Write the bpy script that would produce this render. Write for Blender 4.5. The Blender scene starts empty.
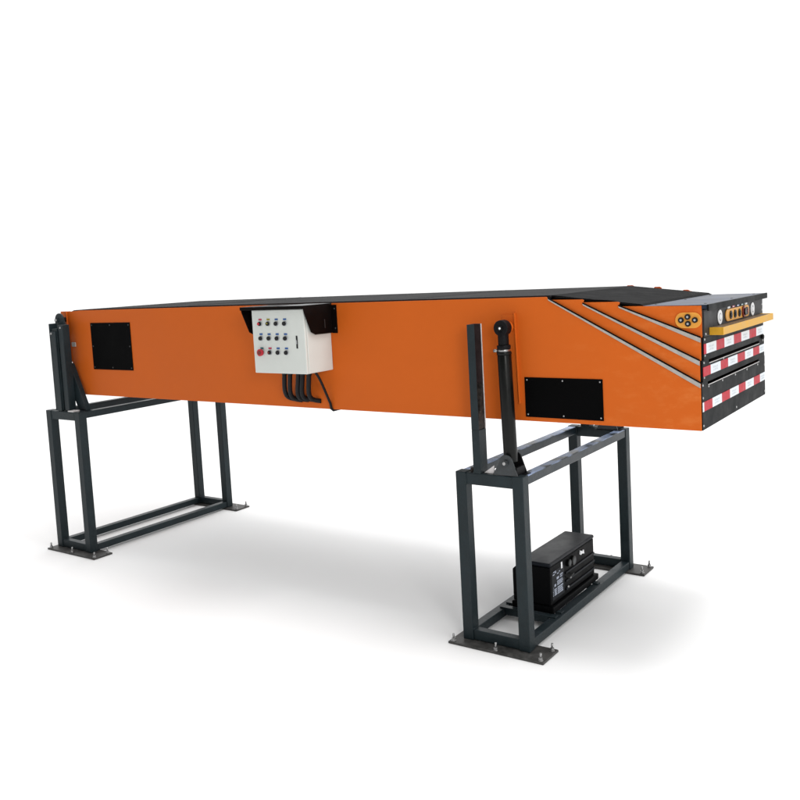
import bpy, bmesh, math, random
from mathutils import Vector, Matrix
random.seed(7)
S = bpy.context.scene
COL = S.collection
PI = math.pi

# ------------------------------------------------------------------ materials
def nodes_of(name):
    m = bpy.data.materials.new(name); m.use_nodes = True
    nt = m.node_tree
    return m, nt, nt.nodes['Principled BSDF']

def paint(name, col, rough=0.45, spec=0.4, var=0.12, scale=6.0, bump=0.0, bscale=40.0, metal=0.0,
          speck=0.0, speck_col=(0.3, 0.3, 0.3), rvar=0.12, dust_sheen=0.0, coat=0.0, dust_sheen_col=(0.20, 0.22, 0.25)):
    m, nt, b = nodes_of(name)
    N, L = nt.nodes, nt.links
    tc = N.new('ShaderNodeTexCoord')
    n1 = N.new('ShaderNodeTexNoise'); n1.inputs['Scale'].default_value = scale; n1.inputs['Detail'].default_value = 6
    n1.inputs['Roughness'].default_value = 0.62
    L.new(tc.outputs['Object'], n1.inputs['Vector'])
    r = N.new('ShaderNodeValToRGB')
    r.color_ramp.elements[0].position = 0.3; r.color_ramp.elements[1].position = 0.7
    r.color_ramp.elements[0].color = tuple(c * (1 - var) for c in col) + (1,)
    r.color_ramp.elements[1].color = tuple(min(1, c * (1 + var)) for c in col) + (1,)
    L.new(n1.outputs['Fac'], r.inputs['Fac'])
    out = r.outputs['Color']
    if speck > 0:
        n2 = N.new('ShaderNodeTexNoise'); n2.inputs['Scale'].default_value = 55; n2.inputs['Detail'].default_value = 8
        n2.inputs['Roughness'].default_value = 0.8
        L.new(tc.outputs['Object'], n2.inputs['Vector'])
        mr = N.new('ShaderNodeMapRange'); mr.inputs['From Min'].default_value = 0.60; mr.inputs['From Max'].default_value = 0.74
        mr.inputs['To Max'].default_value = speck
        L.new(n2.outputs['Fac'], mr.inputs['Value'])
        mx = N.new('ShaderNodeMix'); mx.data_type = 'RGBA'
        L.new(mr.outputs['Result'], mx.inputs['Factor']); L.new(out, mx.inputs['A'])
        mx.inputs['B'].default_value = speck_col + (1,)
        out = mx.outputs['Result']
    if dust_sheen > 0:                                    # pale dust on faces that look up; painted sky sheen for rail_top, cover
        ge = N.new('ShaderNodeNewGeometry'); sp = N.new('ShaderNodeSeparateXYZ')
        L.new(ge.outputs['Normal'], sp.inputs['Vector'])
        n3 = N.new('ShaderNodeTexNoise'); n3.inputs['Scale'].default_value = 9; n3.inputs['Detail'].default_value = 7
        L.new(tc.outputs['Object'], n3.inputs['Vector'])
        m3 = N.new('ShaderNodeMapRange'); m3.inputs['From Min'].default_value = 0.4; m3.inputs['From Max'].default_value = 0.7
        m3.inputs['To Max'].default_value = dust_sheen
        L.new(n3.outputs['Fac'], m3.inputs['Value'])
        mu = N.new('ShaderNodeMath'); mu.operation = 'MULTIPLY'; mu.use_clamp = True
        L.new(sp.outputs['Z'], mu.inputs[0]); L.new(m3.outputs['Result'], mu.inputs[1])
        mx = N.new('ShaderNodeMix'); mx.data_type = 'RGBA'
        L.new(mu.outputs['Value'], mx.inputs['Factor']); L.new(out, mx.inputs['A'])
        mx.inputs['B'].default_value = dust_sheen_col + (1,)
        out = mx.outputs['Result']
    L.new(out, b.inputs['Base Color'])
    rr = N.new('ShaderNodeMapRange'); rr.inputs['From Min'].default_value = 0.25; rr.inputs['From Max'].default_value = 0.75
    rr.inputs['To Min'].default_value = max(0.02, rough - rvar); rr.inputs['To Max'].default_value = min(1, rough + rvar)
    L.new(n1.outputs['Fac'], rr.inputs['Value']); L.new(rr.outputs['Result'], b.inputs['Roughness'])
    b.inputs['Specular IOR Level'].default_value = spec
    b.inputs['Metallic'].default_value = metal
    b.inputs['Coat Weight'].default_value = coat
    b.inputs['Coat Roughness'].default_value = 0.15
    if bump > 0:
        n4 = N.new('ShaderNodeTexNoise'); n4.inputs['Scale'].default_value = bscale; n4.inputs['Detail'].default_value = 4
        L.new(tc.outputs['Object'], n4.inputs['Vector'])
        bp = N.new('ShaderNodeBump'); bp.inputs['Strength'].default_value = bump; bp.inputs['Distance'].default_value = 0.004
        L.new(n4.outputs['Fac'], bp.inputs['Height']); L.new(bp.outputs['Normal'], b.inputs['Normal'])
    return m

def orange_paint():
    m = paint('orange_paint', (0.555, 0.110, 0.012), rough=0.40, spec=0.10, var=0.035, scale=1.3, bump=0.35, bscale=2.2, rvar=0.10)
    nt = m.node_tree; N, L = nt.nodes, nt.links
    b = N['Principled BSDF']
    src = b.inputs['Base Color'].links[0].from_socket
    tc = N.new('ShaderNodeTexCoord')
    mp = N.new('ShaderNodeMapping'); mp.inputs['Scale'].default_value = (3.0, 3.0, 7.0)
    L.new(tc.outputs['Object'], mp.inputs['Vector'])
    n = N.new('ShaderNodeTexNoise'); n.inputs['Scale'].default_value = 2.6; n.inputs['Detail'].default_value = 9
    n.inputs['Roughness'].default_value = 0.7
    L.new(mp.outputs['Vector'], n.inputs['Vector'])
    mr = N.new('ShaderNodeMapRange'); mr.inputs['From Min'].default_value = 0.5; mr.inputs['From Max'].default_value = 0.78
    mr.inputs['To Max'].default_value = 0.5
    L.new(n.outputs['Fac'], mr.inputs['Value'])
    # paler mottling in the paint, growing towards the striped end
    sp = N.new('ShaderNodeSeparateXYZ'); L.new(tc.outputs['Object'], sp.inputs['Vector'])
    fx = N.new('ShaderNodeMapRange'); fx.inputs['From Min'].default_value = 1.55; fx.inputs['From Max'].default_value = 2.1
    fx.inputs['To Min'].default_value = 0.0
    L.new(sp.outputs['X'], fx.inputs['Value'])
    mu = N.new('ShaderNodeMath'); mu.operation = 'MULTIPLY'
    L.new(mr.outputs['Result'], mu.inputs[0]); L.new(fx.outputs['Result'], mu.inputs[1])
    mx = N.new('ShaderNodeMix'); mx.data_type = 'RGBA'
    L.new(mu.outputs['Value'], mx.inputs['Factor']); L.new(src, mx.inputs['A'])
    mx.inputs['B'].default_value = (0.68, 0.22, 0.055, 1)
    L.new(mx.outputs['Result'], b.inputs['Base Color'])
    return m

M = {}
M['orange'] = orange_paint()
M['steel'] = paint('stand_paint', (0.0135, 0.0215, 0.0250), rough=0.42, spec=0.18, var=0.22, scale=7, bump=0.25, bscale=70, speck=0.22, speck_col=(0.10, 0.11, 0.12), dust_sheen=0.10)
M['rail_top'] = paint('stand_paint_sky_sheen', (0.012, 0.020, 0.026), rough=0.36, spec=0.3, var=0.25, scale=9, bump=0.2, bscale=60, speck=0.2, speck_col=(0.12, 0.15, 0.18), dust_sheen=3.2, dust_sheen_col=(0.38, 0.48, 0.70))  # sky reflection painted as pale blue patches on the upward faces
M['black'] = paint('black_paint', (0.006, 0.006, 0.007), rough=0.5, spec=0.10, var=0.2)
M['panel_black'] = paint('matte_black_panel', (0.0016, 0.0016, 0.0017), rough=0.6, spec=0.03, var=0.2)
M['hood'] = paint('hood_black', (0.0035, 0.0022, 0.002), rough=0.5, spec=0.06, var=0.25, scale=12)
M['end'] = paint('charcoal_end_plate', (0.0055, 0.0065, 0.0072), rough=0.5, spec=0.06, var=0.12, scale=8, bump=0.05, bscale=90, speck=0.12, speck_col=(0.08, 0.08, 0.08))
M['end_top'] = paint('charcoal_console_plate', (0.028, 0.028, 0.030), rough=0.5, spec=0.15, var=0.10, scale=8)
M['belt'] = paint('belt_rubber', (0.020, 0.020, 0.021), rough=0.7, spec=0.06, var=0.3, scale=5, bump=0.5, bscale=160, speck=0.3, speck_col=(0.05, 0.05, 0.05))
M['belt_slope'] = paint('belt_rubber_darker', (0.0085, 0.0085, 0.009), rough=0.75, spec=0.04, var=0.2, scale=8, bump=0.5, bscale=160)  # darker belt tone for the sloping run
M['cover'] = paint('blue_grey_cover', (0.024, 0.032, 0.054), rough=0.4, spec=0.10, var=0.4, scale=4.5, speck=0.12, speck_col=(0.2, 0.23, 0.3), dust_sheen=0.35, dust_sheen_col=(0.16, 0.19, 0.27))  # bluish sky reflection painted into the colour
M['strip'] = paint('grey_strip', (0.36, 0.345, 0.32), rough=0.5, spec=0.3, var=0.12, scale=30, bump=0.1)
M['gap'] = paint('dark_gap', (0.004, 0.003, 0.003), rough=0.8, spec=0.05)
M['white_box'] = paint('cabinet_white', (0.60, 0.63, 0.60), rough=0.4, spec=0.35, var=0.03, scale=4, bump=0.12, bscale=110)
M['underside'] = paint('underside_grey', (0.22, 0.22, 0.22), rough=0.8, spec=0.05)
M['dull'] = paint('dull_screw', (0.05, 0.05, 0.05), rough=0.45, metal=0.5)
M['zinc'] = paint('zinc_plated', (0.34, 0.34, 0.34), rough=0.35, metal=0.9, var=0.15, scale=40)
M['plate'] = paint('floor_plate_steel', (0.048, 0.047, 0.045), rough=0.5, spec=0.3, var=0.55, scale=26, bump=0.3, speck=0.7, speck_col=(0.22, 0.20, 0.18))
M['red_tape'] = paint('red_tape', (0.40, 0.010, 0.024), rough=0.4, spec=0.10, var=0.10, scale=30)
M['white_tape'] = paint('white_tape', (0.62, 0.66, 0.70), rough=0.35, spec=0.25, var=0.05, scale=30)
M['tape_mark'] = paint('tape_mark_grey', (0.47, 0.51, 0.55), rough=0.4, spec=0.3)
M['yellow'] = paint('bumper_yellow', (0.54, 0.285, 0.020), rough=0.4, spec=0.2, var=0.10, scale=14, speck=0.25, speck_col=(0.75, 0.5, 0.2))
M['brown'] = paint('bumper_inside', (0.13, 0.085, 0.05), rough=0.6, spec=0.2, var=0.3, scale=14)
M['console'] = paint('console_yellow', (0.68, 0.33, 0.055), rough=0.4, spec=0.2, var=0.08, scale=20)
M['side_console'] = paint('side_console_yellow', (0.66, 0.29, 0.045), rough=0.4, spec=0.2, var=0.06, scale=20)
M['red'] = paint('red_plastic', (0.45, 0.015, 0.03), rough=0.35, spec=0.4)
M['dark_red'] = paint('dark_red_plastic', (0.16, 0.018, 0.012), rough=0.4, spec=0.4)
M['blue'] = paint('blue_label', (0.03, 0.10, 0.30), rough=0.5, spec=0.3)
M['teal'] = paint('teal_label', (0.03, 0.14, 0.16), rough=0.5, spec=0.3)
M['olive'] = paint('olive_label', (0.30, 0.26, 0.03), rough=0.5, spec=0.3)
M['red_label'] = paint('red_label', (0.45, 0.03, 0.08), rough=0.5, spec=0.3)
M['white'] = paint('white_plastic', (0.78, 0.79, 0.80), rough=0.4, spec=0.4, var=0.03)
M['lamp_grey'] = paint('lamp_grey', (0.33, 0.34, 0.36), rough=0.5, spec=0.3)
M['button'] = paint('black_button', (0.005, 0.005, 0.006), rough=0.35, spec=0.25)
M['cable'] = paint('cable_rubber', (0.006, 0.006, 0.007), rough=0.55, spec=0.2)
M['cyl'] = paint('cylinder_black', (0.0035, 0.0040, 0.0036), rough=0.36, spec=0.18, var=0.4, scale=16, bump=0.15)
M['bracket'] = paint('bracket_grey', (0.032, 0.037, 0.040), rough=0.42, spec=0.35, var=0.35, scale=22, bump=0.2)
M['post_in'] = paint('post_inside_brown', (0.040, 0.026, 0.026), rough=0.55, spec=0.2, var=0.35, scale=16)
M['bare'] = paint('bare_steel_edge', (0.62, 0.60, 0.60), rough=0.4, spec=0.5, var=0.2, scale=30)
M['rust'] = paint('ground_weld', (0.030, 0.024, 0.021), rough=0.6, spec=0.2, var=0.8, scale=40, speck=0.8, speck_col=(0.28, 0.25, 0.22), bump=0.8, bscale=90)
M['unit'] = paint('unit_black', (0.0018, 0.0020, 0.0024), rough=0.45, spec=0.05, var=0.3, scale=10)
M['unit_top'] = paint('unit_lid', (0.0050, 0.0065, 0.0095), rough=0.42, spec=0.13, var=0.35, scale=6, dust_sheen=0.05)
M['sticker'] = paint('pale_sticker', (0.30, 0.33, 0.40), rough=0.5, spec=0.3, var=0.3, scale=50)
M['sticker_white'] = paint('white_sticker', (0.75, 0.76, 0.78), rough=0.5, spec=0.3, var=0.1)
M['floor'] = paint('studio_white_floor', (0.90, 0.90, 0.90), rough=0.9, spec=0.0, var=0.004, scale=1.5, rvar=0.02)

# ------------------------------------------------------------------ mesh helpers
class MB:
    """collects shapes for ONE mesh object"""
    def __init__(self): self.bm = bmesh.new(); self.mats = []
    def mi(self, m):
        if m not in self.mats: self.mats.append(m)
        return self.mats.index(m)
    def box(self, x0, x1, y0, y1, z0, z1, mat, skip=()):
        v = [self.bm.verts.new(p) for p in ((x0,y0,z0),(x1,y0,z0),(x1,y1,z0),(x0,y1,z0),(x0,y0,z1),(x1,y0,z1),(x1,y1,z1),(x0,y1,z1))]
        f = {'-z':(0,3,2,1),'+z':(4,5,6,7),'-y':(0,1,5,4),'+x':(1,2,6,5),'+y':(2,3,7,6),'-x':(3,0,4,7)}
        i = self.mi(mat)
        for k, q in f.items():
            if k in skip: continue
            self.bm.faces.new([v[j] for j in q]).material_index = i
        return self
    def prism(self, pts, a0, a1, axis, mat):
        """closed polygon swept along an axis; pts are the two other coordinates in order x,y,z"""
        def P(p, a):
            if axis == 'y': return (p[0], a, p[1])
            if axis == 'x': return (a, p[0], p[1])
            return (p[0], p[1], a)
        lo = [self.bm.verts.new(P(p, a0)) for p in pts]; hi = [self.bm.verts.new(P(p, a1)) for p in pts]
        i = self.mi(mat); n = len(pts)
        fs = [self.bm.faces.new(lo), self.bm.faces.new(hi[::-1])]
        for k in range(n):
            fs.append(self.bm.faces.new([lo[k], hi[k], hi[(k+1) % n], lo[(k+1) % n]]))
        for f in fs: f.material_index = i
        bmesh.ops.recalc_face_normals(self.bm, faces=fs)
        return self
    def cyl(self, p0, p1, r0, mat, r1=None, seg=28, smooth=True):
        p0, p1 = Vector(p0), Vector(p1); r1 = r0 if r1 is None else r1
        d = (p1 - p0).normalized()
        u = d.orthogonal().normalized(); w = d.cross(u)
        i = self.mi(mat)
        A = [self.bm.verts.new(p0 + (u*math.cos(t) + w*math.sin(t))*r0) for t in (2*PI*k/seg for k in range(seg))]
        B = [self.bm.verts.new(p1 + (u*math.cos(t) + w*math.sin(t))*r1) for t in (2*PI*k/seg for k in range(seg))]
        fs = []
        for k in range(seg):
            f = self.bm.faces.new([A[k], A[(k+1) % seg], B[(k+1) % seg], B[k]]); f.smooth = smooth; fs.append(f)
        fs.append(self.bm.faces.new(A[::-1])); fs.append(self.bm.faces.new(B))
        for f in fs: f.material_index = i
        bmesh.ops.recalc_face_normals(self.bm, faces=fs)
        return self
    def dome(self, c, d, r, h, mat, seg=20, rings=5):
        c, d = Vector(c), Vector(d).normalized(); u = d.orthogonal().normalized(); w = d.cross(u)
        i = self.mi(mat); prev = None; fs = []
        for j in range(rings):
            a = (PI/2) * j / rings
            ring = [self.bm.verts.new(c + d*(h*math.sin(a)) + (u*math.cos(t)+w*math.sin(t))*(r*math.cos(a))) for t in (2*PI*k/seg for k in range(seg))]
            if prev:
                for k in range(seg): fs.append(self.bm.faces.new([prev[k], prev[(k+1)%seg], ring[(k+1)%seg], ring[k]]))
            prev = ring
        tip = self.bm.verts.new(c + d*h)
        for k in range(seg): fs.append(self.bm.faces.new([prev[k], prev[(k+1)%seg], tip]))
        for f in fs: f.material_index = i; f.smooth = True
        bmesh.ops.recalc_face_normals(self.bm, faces=fs)
        return self
    def tube(self, path, r, mat, seg=12):
        pts = [Vector(p) for p in path]
        i = self.mi(mat); prev = None; fs = []; up = None
        for k, p in enumerate(pts):
            d = (pts[min(k+1, len(pts)-1)] - pts[max(k-1, 0)]).normalized()
            u = d.orthogonal() if up is None else (up - d*up.dot(d))
            u.normalize(); up = u; w = d.cross(u)
            ring = [self.bm.verts.new(p + (u*math.cos(t)+w*math.sin(t))*r) for t in (2*PI*j/seg for j in range(seg))]
            if prev:
                for j in range(seg):
                    f = self.bm.faces.new([prev[j], prev[(j+1)%seg], ring[(j+1)%seg], ring[j]]); f.smooth = True; fs.append(f)
            else: fs.append(self.bm.faces.new(ring[::-1]))
            prev = ring
        fs.append(self.bm.faces.new(prev))
        for f in fs: f.material_index = i
        bmesh.ops.recalc_face_normals(self.bm, faces=fs)
        return self
    def slotted(self, x0, x1, ya, yb, za, zb, hy0, hy1, hz0, hz1, mat):
        """a plate facing x with one rectangular opening"""
        ys, zs = [ya, hy0, hy1, yb], [za, hz0, hz1, zb]
        V = {}
        for s, x in ((0, x0), (1, x1)):
            for a, y in enumerate(ys):
                for b, z in enumerate(zs): V[s, a, b] = self.bm.verts.new((x, y, z))
        i = self.mi(mat); fs = []
        for s in (0, 1):
            for a in range(3):
                for b in range(3):
                    if (a, b) != (1, 1): fs.append(self.bm.faces.new([V[s,a,b], V[s,a+1,b], V[s,a+1,b+1], V[s,a,b+1]]))
        def side(a0, b0, a1, b1): fs.append(self.bm.faces.new([V[0,a0,b0], V[0,a1,b1], V[1,a1,b1], V[1,a0,b0]]))
        for k in range(3): side(k,0,k+1,0); side(k,3,k+1,3); side(0,k,0,k+1); side(3,k,3,k+1)
        side(1,1,2,1); side(1,2,2,2); side(1,1,1,2); side(2,1,2,2)
        for f in fs: f.material_index = i
        bmesh.ops.recalc_face_normals(self.bm, faces=fs)
        return self
    def build(self, name, parent=None, bevel=0.0, label=None, seg=2):
        me = bpy.data.meshes.new(name); self.bm.to_mesh(me); self.bm.free()
        for m in self.mats: me.materials.append(M[m])
        o = bpy.data.objects.new(name, me); COL.objects.link(o)
        if parent is not None:
            o.parent = parent
            r = parent
            while r.parent is not None: r = r.parent
            o.matrix_parent_inverse = Matrix.Identity(4)
            if r is not o and r.type == 'EMPTY': me.transform(Matrix.Translation(-r.location))
        if bevel > 0:
            b = o.modifiers.new('edge', 'BEVEL'); b.width = bevel; b.segments = seg; b.limit_method = 'ANGLE'; b.angle_limit = math.radians(40)
            b.harden_normals = False
        if label: o['label'] = label
        return o

def thing(name, loc, label, cat, group=None):
    o = bpy.data.objects.new(name, None); COL.objects.link(o)
    o.location = loc; o.empty_display_size = 0.2
    o['label'] = label; o['category'] = cat
    if group: o['group'] = group
    return o

def rounded(cy, cz, hw, hh, r=None, n=10):
    r = min(hw, hh) if r is None else r
    p = []
    for (sx, sz, a0) in ((1, 1, 0), (-1, 1, PI/2), (-1, -1, PI), (1, -1, 1.5*PI)):
        for k in range(n + 1):
            a = a0 + (PI/2)*k/n
            p.append((cy + sx*(hw - r) + r*math.cos(a), cz + sz*(hh - r) + r*math.sin(a)))
    return p

# ------------------------------------------------------------------ setting
fl = MB(); fl.box(-300, 300, -300, 300, -0.4, 0.0, 'floor')
fl = fl.build('floor'); fl['kind'] = 'structure'

# ------------------------------------------------------------------ conveyor
YN, YF = 0.133, 1.255          # near and far faces of the main body
XE = 1.212                     # striped end
ZB, ZT = 1.137, 1.741
CV = thing('telescopic_conveyor', (-1.05, 0.69, ZB),
           'long orange belt conveyor with a white control cabinet and a red-and-white striped end', 'conveyor')
t = 0.006
prof = [(-3.371, ZT - 0.008), (-3.363, 1.371), (-3.234, ZB - 0.004), (XE - 0.006, ZB), (XE - 0.006, 1.3435), (0.489, 1.733), (0.478, ZT), (-3.2, ZT - 0.002)]
h = MB()
h.prism(prof, YN, YN + t, 'y', 'orange')
h.prism(prof, YF - t, YF, 'y', 'orange')
h.box(-3.226, XE - 0.02, YN + t, YF - t, ZB + 0.004, ZB + 0.010, 'underside')
h.prism([(-3.366, 1.70), (-3.358, 1.371), (-3.230, ZB + 0.004), (-3.222, ZB + 0.004), (-3.350, 1.371), (-3.358, 1.70)], YN + t, YF - t, 'y', 'orange')
h.box(-3.25, 0.47, YN + t, YN + 0.020, ZT - 0.008, ZT - 0.003, 'orange')      # folded top lip
h.box(-3.25, 0.47, YF - 0.020, YF - t, ZT - 0.008, ZT - 0.003, 'orange')
housing = h.build('housing', CV, bevel=0.0012)
# thin bright folded edge at the left end, with a small bolt
e = MB(); e.prism([(-3.376, 1.732), (-3.368, 1.371), (-3.361, 1.371), (-3.369, 1.732)], YN - 0.010, YN - 0.0005, 'y', 'orange')
e.build('folded_edge', housing, bevel=0.001)
b = MB(); b.box(-3.340, -3.293, YN - 0.008, YN - 0.0005, 1.480, 1.512, 'strip'); b.build('latch_plate', housing, bevel=0.003)
# orange hinge lugs that carry the body on the left stand
for y0 in (YN + 0.012, YF - 0.030):
    g = MB(); g.prism([(-3.470, 1.735), (-3.470, 1.55), (-3.44, 1.42), (-3.3695, 1.36), (-3.3725, 1.735)], y0, y0 + 0.018, 'y', 'orange')
    g.build('hinge_lug', CV, bevel=0.0015)

# belt: carries over the top, wraps at the left end, runs down the slope at the striped end
bt = MB()
top = [(-3.372, 1.690), (-3.366, 1.716), (-3.350, 1.733), (-3.32, 1.742), (-3.2, 1.7455), (-1.5, 1.7475), (0.49, 1.7475)]
bt.prism(top + [(0.49, 1.735), (-3.31, 1.728), (-3.345, 1.712), (-3.354, 1.690)], YN + 0.022, YF - 0.022, 'y', 'belt')
bt.build('belt', CV, bevel=0.001)
bs = MB()
bs.prism([(0.491, 1.7475), (0.50, 1.7467), (0.93, 1.696), (0.955, 1.684), (0.955, 1.676), (0.92, 1.687), (0.50, 1.738), (0.491, 1.739)], YN + 0.035, YF - 0.050, 'y', 'belt_slope')
bs.build('belt_slope', CV, bevel=0.001)
# seam line across the belt
for x in (-2.1, -0.35):
    sm = MB(); sm.box(x, x + 0.006, YN + 0.03, YF - 0.03, 1.7472, 1.7482, 'gap'); sm.build('belt_joint', CV)

# nested inner sections
def edge_strip(xa, za, xb, zb, y, parent):
    w = 0.0195
    s = MB()
    s.prism([(xa, za), (xb, zb), (xb, zb - w), (xa + 0.004, za - w + 0.012)], y - 0.006, y - 0.0005, 'y', 'strip')
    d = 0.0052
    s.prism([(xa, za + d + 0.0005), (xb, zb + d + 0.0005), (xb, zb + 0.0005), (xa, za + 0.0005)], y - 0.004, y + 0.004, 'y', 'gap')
    return s.build('edge_strip', parent)
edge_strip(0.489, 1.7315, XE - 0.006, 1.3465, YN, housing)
sect = [dict(top=1.724, xs=0.663, ztip=1.704, ze=1.4435, zb=1.30, near=YN + 0.008, far=1.237, x=XE - 0.008),
        dict(top=1.7085, xs=0.835, ztip=1.689, ze=1.5435, zb=1.42, near=YN + 0.016, far=1.212, x=XE - 0.004),
        dict(top=1.6885, xs=None, ze=1.683, zb=1.52, near=YN + 0.024, far=1.190, x=XE)]
labels = ['widest of the three orange inner sections, just inside the body', 'middle of the three orange inner sections', 'innermost orange section with the control console on its end']
SEC = []
for k, d in enumerate(sect):
    s = MB(); x1 = d['x'] - 0.002
    if d['xs']:
        p = [(0.30, d['zb']), (x1, d['zb']), (x1, d['ze']), (d['xs'], d['ztip']), (d['xs'] - 0.004, d['ztip'] + 0.004), (d['xs'] + 0.03, d['top']), (0.30, d['top'] + 0.004)]
        p[4] = (d['xs'] + 0.006, d['top'] - 0.003); p[5] = (d['xs'] - 0.004, d['top'])
    else:
        p = [(0.30, d['zb']), (x1, d['zb']), (x1, d['ze']), (0.9, d['top'] - 0.002), (0.30, d['top'] + 0.002)]
    s.prism(p, d['near'], d['near'] + t, 'y', 'orange')
    s.prism(p, d['far'] - t, d['far'], 'y', 'orange')
    s.box(0.30, x1, d['near'] + t, d['far'] - t, d['zb'] + 0.004, d['zb'] + 0.009, 'gap')
    o = s.build('inner_section', CV, bevel=0.001, label=labels[k]); SEC.append(o)
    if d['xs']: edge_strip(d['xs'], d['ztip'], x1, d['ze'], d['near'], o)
# small orange belt guides standing up at the far side of each section
for par, xa, xb, z, zt, far in ((housing, 0.425, 0.486, 1.7365, 1.7505, YF), (SEC[0], 0.595, 0.655, 1.7185, 1.7370, sect[0]['far']), (SEC[1], 0.770, 0.825, 1.703, 1.7160, sect[1]['far'])):
    m = MB(); m.prism([(xa, z), (xb, z), (xb, zt - 0.006), (xb - 0.012, zt), (xa + 0.020, zt)], far + 0.0005, far + 0.005, 'y', 'orange'); m.build('belt_guide', par, bevel=0.001)
# dark wedges that paint the shadow under the belt edge between sections
for k, (xa, xb, z) in enumerate(((0.50, 0.66, 1.727), (0.67, 0.83, 1.7115))):
    w = MB(); w.prism([(xa, z + 0.003), (xa + 0.02, z + 0.012), (xb - 0.05, z + 0.006), (xb, z + 0.0005)], sect[k]['near'] + 0.008, sect[k]['near'] + 0.020, 'y', 'gap'); w.build('belt_shadow_wedge', SEC[k])

# end plates with slots, tape and screws
def screws(parent, x, pts, r=0.0055, mat='zinc'):
    for y, z in pts:
        m = MB(); m.dome((x, y, z), (1, 0, 0), r, 0.0035, mat, seg=10, rings=3); m.build('screw', parent)
def tape(x, z0, z1, ys, first_red, parent):
    m = MB(); red = first_red; g = 0.0
    for a, bb in zip(ys, ys[1:]):
        m.box(x + 0.0005, x + 0.0022, a, bb, z0, z1, 'red_tape' if red else 'white_tape', skip=('-x',))
        if not red and bb - a > 0.06:
            c = (a + bb)/2; hz = (z1 - z0)
            for r_ in range(2):
                for q in range(4):
                    y0 = c - 0.038 + q*0.019
                    zz = z0 + hz*(0.24 + 0.30*r_)
                    hh = hz*(0.20 if (q + r_) % 3 else 0.14)
                    m.box(x + 0.0023, x + 0.0027, y0, y0 + 0.012, zz, zz + hh, 'tape_mark')
        red = not red
    return m.build('warning_tape', parent)
X1 = XE - 0.012
# main body end plate
p = MB(); p.slotted(X1, XE - 0.002, YN + 0.0065, YF - 0.0065, ZB + 0.0005, 1.349, 0.225, 1.118, 1.3305, 1.343, 'end')
pl = p.build('end_plate', CV, bevel=0.0012)
screws(pl, XE - 0.002, [(0.237, 1.321), (0.45, 1.320), (0.667, 1.319), (0.881, 1.318), (1.094, 1.318), (0.676, 1.158), (0.152, 1.335), (0.152, 1.279), (0.152, 1.157), (1.237, 1.157), (1.237, 1.30)])
tape(XE - 0.002, 1.2195, 1.261, [YN + 0.007, 0.157, 0.281, 0.428, 0.563, 0.716, 0.844, 1.003, 1.132, YF - 0.007], False, pl)
m = MB(); m.box(X1 - 0.06, X1 - 0.05, YN + 0.02, YF - 0.02, 1.315, 1.3475, 'gap'); m.build('slot_back', pl)
m = MB(); m.box(XE - 0.0015, XE + 0.002, 0.225, 1.118, 1.3285, 1.3308, 'bare'); m.build('slot_lip', pl)
# second
x = XE + 0.001
p = MB(); p.slotted(XE - 0.020, x, sect[0]['near'] + 0.0065, sect[0]['far'] - 0.0065, 1.350, 1.445, 0.238, 1.125, 1.4265, 1.4405, 'end')
pl = p.build('end_plate', CV, bevel=0.0012)
screws(pl, x, [(0.462, 1.4195), (0.165, 1.433), (0.165, 1.368), (1.20, 1.435)])
tape(x, 1.3735, 1.4145, [sect[0]['near'] + 0.007, 0.255, 0.409, 0.532, 0.694, 0.832, 0.989, 1.117, sect[0]['far'] - 0.007], True, pl)
m = MB(); m.box(XE - 0.07, XE - 0.06, 0.16, 1.21, 1.41, 1.444, 'gap'); m.build('slot_back', pl)
m = MB(); m.box(x + 0.0005, x + 0.004, 0.238, 1.112, 1.4245, 1.4268, 'bare'); m.build('slot_lip', pl)
# third
x = XE + 0.004
p = MB(); p.box(XE - 0.016, x, sect[1]['near'] + 0.0065, sect[1]['far'] - 0.0065, 1.446, 1.545, 'end')
pl = p.build('end_plate', CV, bevel=0.0012)
screws(pl, x, [(0.173, 1.464), (0.173, 1.535), (1.19, 1.535)])
tape(x, 1.471, 1.5155, [sect[1]['near'] + 0.007, 0.189, 0.339, 0.467, 0.625, 0.758, 0.911, 1.047, sect[1]['far'] - 0.007], True, pl)
m = MB(); m.cyl((x + 0.0003, 1.165, 1.4575), (x + 0.012, 1.165, 1.4575), 0.011, 'black'); m.build('rubber_stop', pl)
# innermost, with the console
x4 = XE + 0.007
p = MB(); p.box(XE - 0.012, x4, sect[2]['near'] + 0.0065, sect[2]['far'] - 0.0065, 1.5465, 1.6645, 'end_top')
ep = p.build('end_plate', CV, bevel=0.0012)
screws(ep, x4, [(0.182, 1.558), (1.165, 1.63), (1.165, 1.60)])
c = MB(); c.prism(rounded(0.6855, 1.6165, 0.205, 0.0285, 0.0275), x4 + 0.0005, x4 + 0.006, 'x', 'console')
con = c.build('console', CV, bevel=0.002, label='yellow-orange round-ended control console on the striped end')
for k, y in enumerate((0.553, 0.627, 0.705, 0.778, 0.842)):
    b = MB()
    if k == 3:
        b.cyl((x4 + 0.0055, y, 1.6165), (x4 + 0.013, y, 1.6165), 0.028, 'dark_red'); b.cyl((x4 + 0.0125, y, 1.6165), (x4 + 0.020, y, 1.6165), 0.017, 'button')
    else:
        b.cyl((x4 + 0.0055, y, 1.6165), (x4 + 0.011, y, 1.6165), 0.019, 'button'); b.cyl((x4 + 0.0105, y, 1.6165), (x4 + 0.0135, y, 1.6165), 0.011, 'dark_red' if k == 4 else 'cyl')
    b.build('button', con, bevel=0.001)
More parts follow.
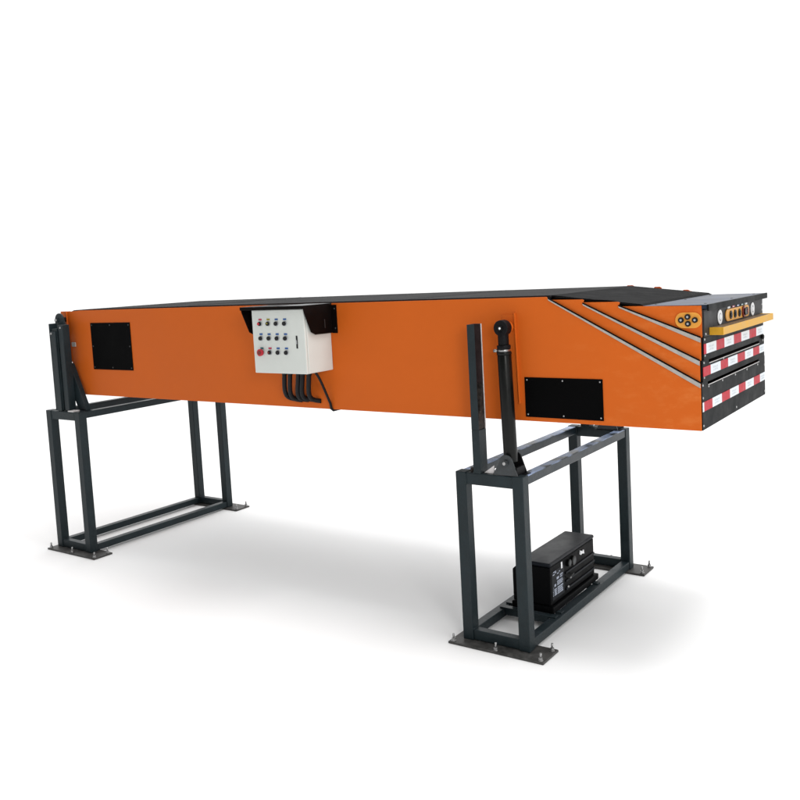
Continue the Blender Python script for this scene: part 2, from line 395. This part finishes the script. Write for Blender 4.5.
for y, m in ((0.54, 'white'), (0.62, 'red_label'), (0.70, 'blue'), (0.775, 'teal'), (0.845, 'white')):
    b = MB(); b.box(x4 + 0.0005, x4 + 0.003, y - 0.020, y + 0.020, 1.6475, 1.6565, m)
    b.box(x4 + 0.0032, x4 + 0.0040, y - 0.018, y + 0.004, 1.6495, 1.6545, 'white')
    b.build('button_label', ep)
for y in (0.392, 0.967):
    b = MB(); b.cyl((x4 + 0.0005, y, 1.6175), (x4 + 0.0045, y, 1.6175), 0.0335, 'white', seg=36)
    b.cyl((x4 + 0.0040, y, 1.6175), (x4 + 0.0052, y, 1.6175), 0.019, 'lamp_grey', seg=30)
    b.cyl((x4 + 0.0048, y, 1.6175), (x4 + 0.0060, y, 1.6175), 0.0125, 'white', seg=24)
    b.build('round_lamp', CV, bevel=0.001)
# flat cover over the end
c = MB(); c.box(0.945, 1.234, 0.160, 1.186, 1.668, 1.687, 'cover')
c.box(1.2345, 1.243, 0.154, 1.192, 1.660, 1.6885, 'end')
cov = c.build('end_cover', CV, bevel=0.002)
for y in (0.25, 0.67, 1.08):
    for xx in (0.975, 1.20):
        m = MB(); m.dome((xx, y, 1.687), (0, 0, 1), 0.007, 0.003, 'dull', seg=12, rings=3); m.build('screw', cov)
# yellow bumper: a trough with an open top
b = MB(); ya, yb, xa, xb, za, zb = 0.232, 1.148, x4 + 0.0005, 1.281, 1.549, 1.583
b.box(xb - 0.005, xb, ya, yb, za, zb, 'yellow'); b.box(xa, xb - 0.005, ya, ya + 0.008, za, zb, 'yellow')
b.box(xa, xb - 0.005, yb - 0.03, yb, za, zb, 'yellow'); b.box(xa, xb - 0.005, ya + 0.008, yb - 0.03, za, za + 0.006, 'yellow')
b.box(xa, xb - 0.0055, ya + 0.0085, yb - 0.0305, za + 0.0065, zb - 0.0015, 'brown')
b.build('bumper', CV, bevel=0.0015, label='yellow safety bumper bar across the striped end')
# button plate on the side of the innermost section
yn = sect[2]['near']
c = MB(); c.prism(rounded(1.153, 1.6205, 0.0575, 0.0345, 0.034), yn - 0.008, yn - 0.0005, 'y', 'side_console')
sp = c.build('button_plate', CV, bevel=0.002, label='yellow-orange plate of four black buttons on the orange side')
for x, z in ((1.123, 1.622), (1.1525, 1.636), (1.1535, 1.606), (1.184, 1.622)):
    b = MB(); b.cyl((x, yn - 0.0075, z), (x, yn - 0.015, z), 0.0125, 'button'); b.cyl((x, yn - 0.0148, z), (x, yn - 0.018, z), 0.0050, 'lamp_grey')
    b.build('button', sp, bevel=0.0008)

# black access panels
def access(x0, x1, z0, z1, pts, lab, sm='zinc', sr=0.0045):
    m = MB(); m.box(x0, x1, YN - 0.004, YN - 0.0005, z0, z1, 'panel_black')
    o = m.build('access_panel', CV, bevel=0.0008, label=lab)
    for x, z in pts:
        s = MB(); s.dome((x, YN - 0.004, z), (0, -1, 0), sr, 0.003, sm, seg=10, rings=3); s.build('screw', o)
x0, x1, z0, z1 = -3.104, -2.664, 1.320, 1.649; i = 0.016
access(x0, x1, z0, z1, [(x, z) for x in (x0+i, (x0+x1)/2, x1-i) for z in (z0+i, z1-i)] + [(x0+i, 1.485), (x1-i, 1.485)], 'square black access panel near the plain end of the body', 'dull', 0.0055)
x0, x1, z0, z1 = 0.3455, 0.753, 1.157, 1.3525; i = 0.013
access(x0, x1, z0, z1, [(x, z) for x in (x0+i, (x0+x1)/2, x1-i) for z in (z0+i, z1-i)], 'oblong black access panel beside the lifting cylinder')

# mounting plate behind the cylinder
def mount(side):
    m = MB()
    f = (lambda y: y) if side < 0 else (lambda y: YN + YF - y)
    def bx(xa, xb, ya, yb, za, zb): m.box(xa, xb, min(f(ya), f(yb)), max(f(ya), f(yb)), za, zb, 'orange')
    bx(0.236, 0.306, YN - 0.006, YN - 0.0005, 1.225, 1.660)
    m.prism([(0.3065, 1.668), (0.3125, 1.668), (0.3215, 1.222), (0.3155, 1.222)], min(f(YN - 0.016), f(YN - 0.0005)), max(f(YN - 0.016), f(YN - 0.0005)), 'y', 'orange')
    m.cyl((0.278, f(YN - 0.006), 1.60), (0.278, f(YN - 0.036), 1.60), 0.026, 'orange')
    return m.build('mounting_bracket', CV, bevel=0.0012)
mount(-1); mount(1)

# control cabinet
bx0, bx1, by0, by1, bz0, bz1 = -1.273, -0.877, -0.087, YN - 0.0005, 1.364, 1.722
m = MB(); m.box(bx0, bx1, by0 + 0.018, by1, bz0, bz1, 'white_box')
cab = m.build('control_cabinet', CV, bevel=0.004, label='white steel control cabinet with rows of push buttons under a black hood')
m = MB(); m.box(bx0, bx1 - 0.0005, by0, by0 + 0.016, bz0, bz1, 'white_box'); door = m.build('cabinet_door', cab, bevel=0.004)
m = MB(); m.box(-0.9415, -0.931, by0 - 0.003, by0 - 0.0003, 1.506, 1.576, 'button'); m.box(-0.9385, -0.934, by0 - 0.006, by0 - 0.003, 1.53, 1.552, 'lamp_grey'); m.build('latch', cab, bevel=0.0008)
cols = (-1.207, -1.144, -1.0815, -1.018)
rows = (1.6445, 1.562, 1.4825)
lab_c = [['red_label', 'olive', 'blue', 'blue'], ['blue', 'blue', 'blue', 'blue'], ['teal', 'red_label', 'blue', 'blue']]
for r_, z in enumerate(rows):
    for c_, x in enumerate(cols):
        m = MB(); R = 0.0115; y = by0 - 0.0003
        if (r_, c_) == (2, 0):
            m.cyl((x, y, z), (x, y - 0.010, z), 0.013, 'button'); m.cyl((x, y - 0.009, z), (x, y - 0.024, z), 0.020, 'red'); m.cyl((x, y - 0.0235, z), (x, y - 0.027, z), 0.012, 'dark_red')
        else:
            m.cyl((x, y, z), (x, y - 0.005, z), R + 0.0025, 'lamp_grey')
            m.cyl((x, y - 0.0045, z), (x, y - 0.013, z), R, 'button')
            if (r_, c_) == (0, 0): m.cyl((x - 0.004, y - 0.0125, z), (x - 0.004, y - 0.016, z), 0.008, 'red')
            if (r_, c_) == (0, 1): m.cyl((x, y - 0.0125, z + 0.002), (x, y - 0.015, z + 0.002), 0.0045, 'olive')
            if (r_, c_) == (2, 1): m.cyl((x - 0.003, y - 0.0125, z), (x - 0.003, y - 0.015, z), 0.006, 'dark_red')
        m.build('button', cab, bevel=0.0008)
        m = MB(); zz = z + 0.0235
        m.box(x - 0.0115, x + 0.0115, by0 - 0.0018, by0 - 0.0003, zz - 0.0048, zz + 0.0048, lab_c[r_][c_])
        m.build('button_label', cab)
# hood over the cabinet
hx0, hx1 = -1.342, -0.862
g = [(by1, 1.7365), (by1, 1.574), (-0.015, 1.576), (-0.048, 1.592), (-0.098, 1.706), (-0.106, 1.7365)]
m = MB()
m.prism(g, hx0, hx0 + 0.004, 'x', 'hood'); m.prism(g, hx1 - 0.004, hx1, 'x', 'hood')
m.prism([(by1, 1.7368), (-0.110, 1.7368), (-0.110, 1.7405), (by1, 1.7405)], hx0 - 0.0005, hx1 + 0.0005, 'x', 'hood')
m.box(hx0, hx1, -0.1100, -0.1063, 1.722, 1.7366, 'hood')
m.box(hx1 + 0.0003, hx1 + 0.036, by1 - 0.004, by1 - 0.0003, 1.572, 1.731, 'hood')
m.box(hx0 - 0.010, hx0 - 0.0003, by1 - 0.004, by1 - 0.0003, 1.575, 1.736, 'hood')
hood = m.build('hood', cab, bevel=0.001)
m = MB(); m.box(-1.05, hx1, -0.109, by1 - 0.004, 1.7407, 1.7415, 'bracket'); m.build('hood_trim', cab)
m = MB(); m.box(hx1 + 0.0005, hx1 + 0.0025, 0.0625, 0.0670, 1.606, 1.655, 'dull'); m.build('hood_slot', cab)
for z in (1.60, 1.71):
    m = MB(); m.dome((hx1 + 0.022, by1 - 0.0045, z), (0, -1, 0), 0.005, 0.003, 'dull', seg=10, rings=3); m.build('screw', cab)
# cables
def bez(p0, p1, p2, p3, n=18):
    p0, p1, p2, p3 = map(Vector, (p0, p1, p2, p3))
    return [p0*(1-u)**3 + p1*3*u*(1-u)**2 + p2*3*u*u*(1-u) + p3*u**3 for u in (k/n for k in range(n+1))]
for xs, xe, dz in ((-1.158, -1.165, 0.004), (-1.115, -1.130, 0.0), (-1.050, -1.080, 0.003), (-1.018, -1.045, 0.006), (-0.970, -0.985, 0.001)):
    m = MB()
    m.tube(bez((xs, 0.03, bz0 + 0.004), (xs - 0.020, 0.04, bz0 - 0.13), (xe - 0.085, 0.095, 1.185 + dz), (xe, YN + 0.002, 1.178 + dz)), 0.0135, 'cable')
    m.cyl((xs, 0.03, bz0 + 0.001), (xs - 0.001, 0.031, bz0 - 0.022), 0.016, 'button', seg=12)
    m.build('cable', CV)
m = MB(); m.tube(bez((-0.935, 0.03, bz0 + 0.004), (-0.90, 0.035, 1.345), (-0.925, 0.09, 1.27), (-0.905, YN - 0.012, 1.17)) + [Vector((-0.902, YN - 0.009, 1.140)), Vector((-0.900, YN + 0.004, 1.129)), Vector((-0.898, YN + 0.10, 1.1295))], 0.0075, 'cable'); m.build('cable', CV, label='thin cable hanging over the lower edge of the body')

# ------------------------------------------------------------------ stands
T = 0.06
def frame(root, x0, x1, y0, y1, H, pl, top_mat):
    """box frame of square tube on two floor plates; pl = (xa, xb, outer, inner) of the plates"""
    p = 0.012
    for (xa, ya) in ((x0, y0), (x1 - T, y0), (x0, y1 - T), (x1 - T, y1 - T)):
        MB().box(xa, xa + T, ya, ya + T, p + 0.0005, H, 'steel').build('leg', root, bevel=0.004)
    for ya in (y0, y1 - T):
        s = 1 if ya == y0 else -1
        o = 0.003
        MB().box(x0 + T + 0.0005, x1 - T - 0.0005, ya + o, ya + T - o, H - T - 0.003, H - 0.003, 'steel').build('cross_beam', root, bevel=0.004)
        MB().box(x0 + T + 0.0005, x1 - T - 0.0005, ya + 0.006, ya + T - 0.006, p + 0.003, p + 0.055, 'steel').build('cross_beam', root, bevel=0.004)
    for xa in (x0, x1 - T):
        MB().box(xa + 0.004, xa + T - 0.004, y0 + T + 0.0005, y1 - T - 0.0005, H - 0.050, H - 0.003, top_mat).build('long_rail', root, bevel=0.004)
        MB().box(xa + 0.004, xa + T - 0.004, y0 + T + 0.0005, y1 - T - 0.0005, p + 0.003, p + 0.050, 'steel').build('long_rail', root, bevel=0.004)
    xa, xb, out, inn = pl
    for k, (ya, yb) in enumerate(((y0 - out, y0 + inn), (y1 - inn, y1 + out))):
        o = MB().box(xa, xb, ya, yb, 0.0005, p, 'plate').build('floor_plate', root, bevel=0.002)
        ye = ya + 0.018 if k == 0 else yb - 0.018
        yi = yb - 0.025 if k == 0 else ya + 0.025
        for (bx, by) in ((xa + 0.022, ye), ((xa + xb)/2, ye), (xb - 0.022, ye), (xb - 0.022, yi), (xa + 0.022, yi)):
            m = MB(); m.cyl((bx, by, p), (bx, by, p + 0.003), 0.013, 'zinc', seg=18); m.cyl((bx, by, p + 0.003), (bx, by, p + 0.015), 0.0105, 'zinc', seg=6, smooth=False)
            m.cyl((bx, by, p + 0.015), (bx + 0.001, by, p + 0.038), 0.0055, 'zinc', seg=12); m.build('anchor_bolt', o)
    # weld beads at the joints
    for xj in (x0 + T, x1 - T):
        for ya in (y0, y1 - T):
            w = MB(); w.tube([(xj + random.uniform(-1, 1)*0.0012, ya + 0.003 + k*(T - 0.006)/12, p + 0.056 + random.uniform(-1, 1)*0.001) for k in range(13)], 0.0042, 'steel', seg=7); w.build('weld_bead', root)
            sy = ya + (0.0025 if ya == y0 else T - 0.0025)
            w = MB(); w.tube([(xj + random.uniform(-1, 1)*0.001, sy, H - T + k*(T - 0.006)/12) for k in range(13)], 0.0036, 'steel', seg=7); w.build('weld_bead', root)

GRP = 'steel stands under the conveyor'
LS = thing('support_stand', (-3.334, 0.68, 0), 'empty dark steel stand hinged under the plain end of the orange conveyor', 'stand', GRP)
lx0, lx1, ly0, ly1, LH = -3.535, -3.134, 0.0, 1.356, 1.0275
frame(LS, lx0, lx1, ly0, ly1, LH, (-3.565, -3.005, 0.065, 0.085), 'steel')
# hinge posts, near and far
for s in (-1, 1):
    f = (lambda y: y) if s < 0 else (lambda y: ly0 + ly1 - y)
    def bx(m, xa, xb, ya, yb, za, zb, mat='steel'):
        m.box(xa, xb, min(f(ya), f(yb)), max(f(ya), f(yb)), za, zb, mat)
    m = MB(); bx(m, -3.425, -3.413, 0.012, 0.072, LH + 0.0005, 1.655); bx(m, -3.410, -3.343, 0.020, 0.068, LH + 0.0005, 1.62)
    bx(m, -3.407, -3.347, 0.008, 0.0195, LH + 0.0005, 1.60)
    post = m.build('hinge_post', LS, bevel=0.003)
    m = MB(); bx(m, -3.327, -3.276, 0.022, 0.078, LH + 0.0005, 1.645); bx(m, -3.337, -3.3285, 0.028, 0.072, LH + 0.0005, 1.62)
    m.build('hinge_post', LS, bevel=0.003)
    m = MB()
    pts = [(-3.448, 1.56), (-3.335, 1.56), (-3.335, 1.64)] + [(-3.398 + 0.05*math.cos(a), 1.675 + 0.05*math.sin(a)) for a in (PI*k/14 for k in range(1, 14))] + [(-3.448, 1.66)]
    m.prism(pts, min(f(0.0805), f(0.094)), max(f(0.0805), f(0.094)), 'y', 'steel')
    lug = m.build('hinge_plate', LS, bevel=0.002)
    m = MB(); m.cyl((-3.42, f(0.072), 1.675), (-3.42, f(0.160), 1.675), 0.018, 'steel'); m.cyl((-3.42, f(0.064), 1.675), (-3.42, f(0.076), 1.675), 0.010, 'zinc', seg=12); m.build('hinge_pin', LS)
    for (x, z, y) in ((-3.395, 1.585, 0.0075), (-3.302, 1.625, 0.0215)):
        m = MB(); m.dome((x, f(y), z), (0, s, 0), 0.008, 0.005, 'zinc', seg=10, rings=3); m.build('bolt', post)
    m = MB(); m.prism([(-3.395, 1.362), (-3.395, 1.30), (-3.248, LH + 0.0005), (-3.158, LH + 0.0005), (-3.312, 1.362)], min(f(0.0795), f(0.118)), max(f(0.0795), f(0.118)), 'y', 'steel')
    m.build('brace', LS, bevel=0.003)
    m = MB(); bx(m, -3.270, -3.205, 0.004, 0.056, LH - 0.002, LH + 0.006, 'bare'); m.build('shim_plate', LS, bevel=0.001)
    m = MB(); bx(m, -3.262, -3.150, 0.0575, 0.122, LH - 0.012, LH, 'steel'); m.build('foot_plate', LS, bevel=0.0015)

RS = thing('support_stand', (0.19, 0.686, 0), 'dark steel stand with upright cylinders, under the striped end, holding the black power unit', 'stand', GRP)
rx0, rx1, ry0, ry1, RH = 0.0, 0.383, 0.0, 1.372, 0.8845
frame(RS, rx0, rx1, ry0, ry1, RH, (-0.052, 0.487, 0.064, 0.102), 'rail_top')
for s in (-1, 1):
    f = (lambda y: y) if s < 0 else (lambda y: ry0 + ry1 - y)
    def yy(a, b): return (min(f(a), f(b)), max(f(a), f(b)))
    # guide post: channel open to the right, closed tube at its foot
    pt = 1.622; zc = 1.10
    m = MB()
    m.box(0.108, 0.1125, *yy(0.0045, 0.0655), zc, pt, 'post_in')
    m.box(0.108, 0.150, *yy(0.0, 0.0045), zc, pt, 'steel')
    m.box(0.108, 0.1475, *yy(0.0655, 0.070), zc, pt, 'post_in'); m.box(0.1477, 0.1515, *yy(0.0645, 0.071), zc, pt, 'bare' if s < 0 else 'steel')
    m.box(0.108, 0.150, *yy(0.0, 0.070), RH - 0.0025, zc - 0.0005, 'steel')
    gp = m.build('guide_post', RS, bevel=0.0015)
    m = MB(); m.prism([(f(0.005), zc), (f(0.005), zc + 0.020), (f(0.018), zc + 0.075), (f(0.030), zc + 0.085), (f(0.036), zc + 0.15), (f(0.050), zc + 0.165), (f(0.060), zc + 0.225), (f(0.064), zc + 0.225), (f(0.064), zc)], 0.113, 0.1465, 'x', 'rust')
    m.build('weld_cut', gp, bevel=0.002)
    m = MB(); m.tube([(0.107, f(0.002), RH + 0.001), (0.107, f(0.035), RH + 0.002), (0.107, f(0.068), RH + 0.001)], 0.004, 'steel', 8); m.build('weld_bead', gp)
    m = MB(); m.cyl((0.088, f(0.03), RH - 0.003), (0.088, f(0.03), RH + 0.018), 0.013, 'rust', seg=6, smooth=False); m.build('bolt', gp)
    # lifting cylinder
    A, B = Vector((0.291, f(0.058), 0.945)), Vector((0.277, f(0.058), 1.600))
    D = (B - A).normalized(); at = lambda k: A + D*k
    m = MB(); m.cyl(at(0.0), at(0.525), 0.0345, 'cyl', seg=36); m.cyl(at(0.525), at(0.540), 0.0365, 'cyl', seg=36)
    lc = m.build('lifting_cylinder', RS, bevel=0.002)
    m = MB(); m.cyl(at(0.5405), at(0.552), 0.0300, 'zinc', seg=32); m.cyl(at(0.5525), at(0.572), 0.0335, 'black', seg=32); m.cyl(at(0.5725), at(0.640), 0.0265, 'black', seg=32); m.build('piston_rod', lc, bevel=0.0015)
    m = MB(); m.cyl((B.x, f(0.034), B.z), (B.x, f(0.082), B.z), 0.0390, 'black', seg=40); m.build('rod_eye', lc, bevel=0.005, seg=3)
    m = MB(); m.cyl((B.x, f(0.0275), B.z), (B.x, f(0.0335), B.z), 0.013, 'cyl', seg=24); m.dome((B.x, f(0.0275), B.z), (0, s, 0), 0.006, 0.004, 'sticker_white', seg=12, rings=3)
    m.cyl((B.x, f(0.0825), B.z), (B.x, f(0.0975), B.z), 0.016, 'black', seg=24); m.build('eye_pin', lc)
    m = MB(); p0 = at(0.50); m.cyl(p0 + Vector((-0.030, s*0.012, 0.045)), p0 + Vector((-0.050, s*0.016, 0.045)), 0.008, 'zinc', seg=10); m.build('hose_fitting', lc)
    # clevis on the cross beam
    def plate(ya, yb, mat):
        pts = [(0.215, RH + 0.0005), (0.352, RH + 0.0005), (0.330, 0.945)] + [(0.290 + 0.036*math.cos(a), 0.950 + 0.036*math.sin(a)) for a in (0.25 + (PI - 0.5)*k/12 for k in range(13))] + [(0.252, 0.945)]
        q = MB(); q.prism(pts, *yy(ya, yb), 'y', mat); return q
    a = plate(0.006, 0.016, 'bracket').build('clevis_plate', RS, bevel=0.0015)
    plate(0.1005, 0.1105, 'bracket' if s > 0 else 'black').build('clevis_plate', RS, bevel=0.0015)
    m = MB(); m.box(0.329, 0.345, *yy(0.0165, 0.100), RH + 0.0005, 0.925, 'black'); m.build('clevis_web', RS, bevel=0.002)
    m = MB(); m.box(0.20, 0.37, *yy(0.0605, 0.116), RH - 0.003, RH, 'black'); m.build('clevis_base', RS, bevel=0.001)
    m = MB(); m.cyl((0.290, f(-0.006), 0.947), (0.290, f(0.0055), 0.947), 0.0165, 'bracket', seg=6, smooth=False); m.cyl((0.290, f(-0.012), 0.947), (0.290, f(-0.0065), 0.947), 0.008, 'zinc', seg=16)
    m.cyl((0.290, f(0.0055), 0.947), (0.290, f(0.1115), 0.947), 0.012, 'zinc', seg=20); m.build('clevis_pin', RS)
    m = MB(); m.prism([(0.158, RH + 0.0005), (0.214, RH + 0.0005), (0.214, 0.925)], *yy(0.022, 0.030), 'y', 'bare'); m.build('gusset', RS)
# bars that carry the power unit
for y in (0.325, 0.395, 0.87):
    m = MB(); m.box(rx0 + 0.030, rx1 - 0.020, y, y + 0.036, 0.0625, 0.070, 'steel'); m.box(rx0 + 0.062, rx1 - 0.062, y, y + 0.006, 0.030, 0.0622, 'steel'); m.build('carrier_bar', RS, bevel=0.002)

# ------------------------------------------------------------------ power unit
PU = thing('power_unit', (0.215, 0.65, 0.0702), 'black power unit box with pale stickers, low inside the stand under the striped end', 'power unit')
ux0, ux1, uy0, uy1, uz0, uz1 = 0.095, 0.328, 0.360, 0.935, 0.0706, 0.335
m = MB()
m.prism([(ux0, uz0 + 0.035), (ux1 - 0.008, uz0 + 0.035), (ux1 - 0.008, uz1 - 0.022), (ux0 + 0.040, uz1 - 0.022), (ux0, uz1 - 0.058)], uy0 + 0.006, uy1 - 0.006, 'y', 'unit')
m.build('unit_body', PU, bevel=0.006)
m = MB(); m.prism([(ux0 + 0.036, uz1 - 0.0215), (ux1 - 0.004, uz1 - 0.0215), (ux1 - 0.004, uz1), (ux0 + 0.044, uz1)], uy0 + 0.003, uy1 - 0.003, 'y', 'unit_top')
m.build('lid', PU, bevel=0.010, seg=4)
m = MB(); m.box(ux0 - 0.006, ux1 + 0.010, uy0 - 0.004, uy1 + 0.010, uz0, uz0 + 0.034, 'unit'); m.build('unit_base', PU, bevel=0.006)
for z in (0.135, 0.180, 0.225): m = MB(); m.box(ux1 - 0.0078, ux1 - 0.001, 0.545, uy1 - 0.012, z, z + 0.010, 'unit_top'); m.build('rib', PU, bevel=0.002)
# rating plate: pale cells with dark lines between them
m = MB(); X = ux1 - 0.0078
m.box(X, X + 0.0012, 0.385, 0.530, 0.128, 0.282, 'unit_top')
cells = [(0.408, 0.440, 0.150, 0.188), (0.445, 0.512, 0.148, 0.190), (0.410, 0.437, 0.197, 0.214), (0.443, 0.512, 0.196, 0.222), (0.440, 0.474, 0.229, 0.246), (0.480, 0.513, 0.228, 0.250), (0.398, 0.404, 0.150, 0.20)]
for (a, bb, c_, d_) in cells:
    n = max(1, int((d_ - c_)/0.0085))
    for k in range(n):
        z = c_ + (d_ - c_)*k/n
        m.box(X + 0.0014, X + 0.0022, a, bb - 0.012*random.random(), z, z + (d_ - c_)/n*0.72, 'sticker')
for (a, z, w) in ((0.395, 0.262, 0.022), (0.420, 0.268, 0.016), (0.403, 0.275, 0.03), (0.445, 0.256, 0.02), (0.47, 0.262, 0.012)):
    m.box(X + 0.0014, X + 0.0022, a, a + w, z, z + 0.005, 'sticker')
m.build('rating_plate', PU)
m = MB(); m.box(X + 0.0003, X + 0.0022, 0.497, 0.512, 0.270, 0.305, 'sticker_white'); m.build('sticker', PU)
m = MB(); m.prism([(0.728, 0.278), (0.742, 0.272), (0.752, 0.276), (0.785, 0.268), (0.778, 0.292), (0.760, 0.287), (0.735, 0.299)], X + 0.0012, X + 0.0068, 'x', 'sticker_white'); m.build('sticker', PU)
for (y, z, r) in ((0.585, 0.275, 0.020), (0.640, 0.272, 0.026)):
    m = MB(); m.cyl((X, y, z), (X + 0.013, y, z), r, 'cyl', seg=28); m.cyl((X + 0.0128, y, z), (X + 0.0145, y, z), r*0.7, 'bracket', seg=28); m.build('dial', PU, bevel=0.0015)
m = MB(); m.tube(bez((X + 0.006, 0.532, 0.215), (X + 0.03, 0.545, 0.20), (X + 0.03, 0.60, 0.225), (X + 0.008, 0.63, 0.20)), 0.0045, 'cyl'); m.build('hose', PU)
for y, z in ((0.600, 0.190), (0.57, 0.147)): m = MB(); m.dome((X + 0.004, y, z), (1, 0, 0), 0.008, 0.007, 'zinc', seg=10, rings=3); m.build('plug', PU)

# ------------------------------------------------------------------ light
w = bpy.data.worlds.new('World'); S.world = w; w.use_nodes = True
nt = w.node_tree; N, L = nt.nodes, nt.links
bg = N['Background']
tc = N.new('ShaderNodeTexCoord'); sp = N.new('ShaderNodeSeparateXYZ'); L.new(tc.outputs['Generated'], sp.inputs['Vector'])
# a white studio: bright behind and overhead, a little darker on the camera's side
mr = N.new('ShaderNodeMapRange'); mr.interpolation_type = 'SMOOTHSTEP'
mr.inputs['From Min'].default_value = -0.75; mr.inputs['From Max'].default_value = 0.25
mr.inputs['To Min'].default_value = 0.16; mr.inputs['To Max'].default_value = 1.42
L.new(sp.outputs['Y'], mr.inputs['Value'])
zr = N.new('ShaderNodeMapRange'); zr.interpolation_type = 'SMOOTHSTEP'
zr.inputs['From Min'].default_value = 0.45; zr.inputs['From Max'].default_value = 1.0
zr.inputs['To Min'].default_value = 0.0; zr.inputs['To Max'].default_value = 0.60
L.new(sp.outputs['Z'], zr.inputs['Value'])
ad = N.new('ShaderNodeMath'); ad.operation = 'ADD'
L.new(mr.outputs['Result'], ad.inputs[0]); L.new(zr.outputs['Result'], ad.inputs[1])
L.new(ad.outputs['Value'], bg.inputs['Strength'])
bg.inputs['Color'].default_value = (1, 1, 1, 1)

def area(name, loc, target, size, power, col=(1, 1, 1), size_y=None):
    d = bpy.data.lights.new(name, 'AREA'); d.energy = power; d.color = col
    d.shape = 'RECTANGLE'; d.size = size; d.size_y = size_y or size
    o = bpy.data.objects.new(name, d); COL.objects.link(o); o.location = loc
    o.rotation_euler = (Vector(target) - Vector(loc)).to_track_quat('-Z', 'Y').to_euler()
    return o
area('overhead_softbox', (2.6, 0.95, 9.0), (0.2, 0.2, 0), 2.9, 270, size_y=2.4)
area('key_softbox', (4.6, -4.2, 3.0), (0.6, 0.4, 1.3), 1.6, 120, (1, 0.98, 0.95))

# ------------------------------------------------------------------ camera
cam = bpy.data.cameras.new('camera'); co = bpy.data.objects.new('camera', cam); COL.objects.link(co)
yaw, pitch, roll, f = 0.5977811817616447, -0.08795468016132431, 0.05111797979288728, 873.8120122564596
px, py = 432.8448263490599, 348.1467360970355
F = Vector((-math.sin(yaw)*math.cos(pitch), math.cos(yaw)*math.cos(pitch), math.sin(pitch)))
R = Vector((math.cos(yaw), math.sin(yaw), 0)); U = R.cross(F)
c, s = math.cos(roll), math.sin(roll)
R2, U2 = R*c - U*s, R*s + U*c
mat = Matrix((R2, U2, -F)).transposed().to_4x4(); mat.translation = (2.3690262, -3.6226657, 1.8916447)
co.matrix_world = mat
cam.sensor_fit = 'HORIZONTAL'; cam.sensor_width = 36.0; cam.lens = f/800*36.0
cam.shift_x = (400 - px)/800; cam.shift_y = (py - 400)/800
cam.clip_start = 0.05; cam.clip_end = 2000
S.camera = co
S.view_settings.view_transform = 'Standard'; S.view_settings.look = 'None'
S.view_settings.exposure = 0; S.view_settings.gamma = 1
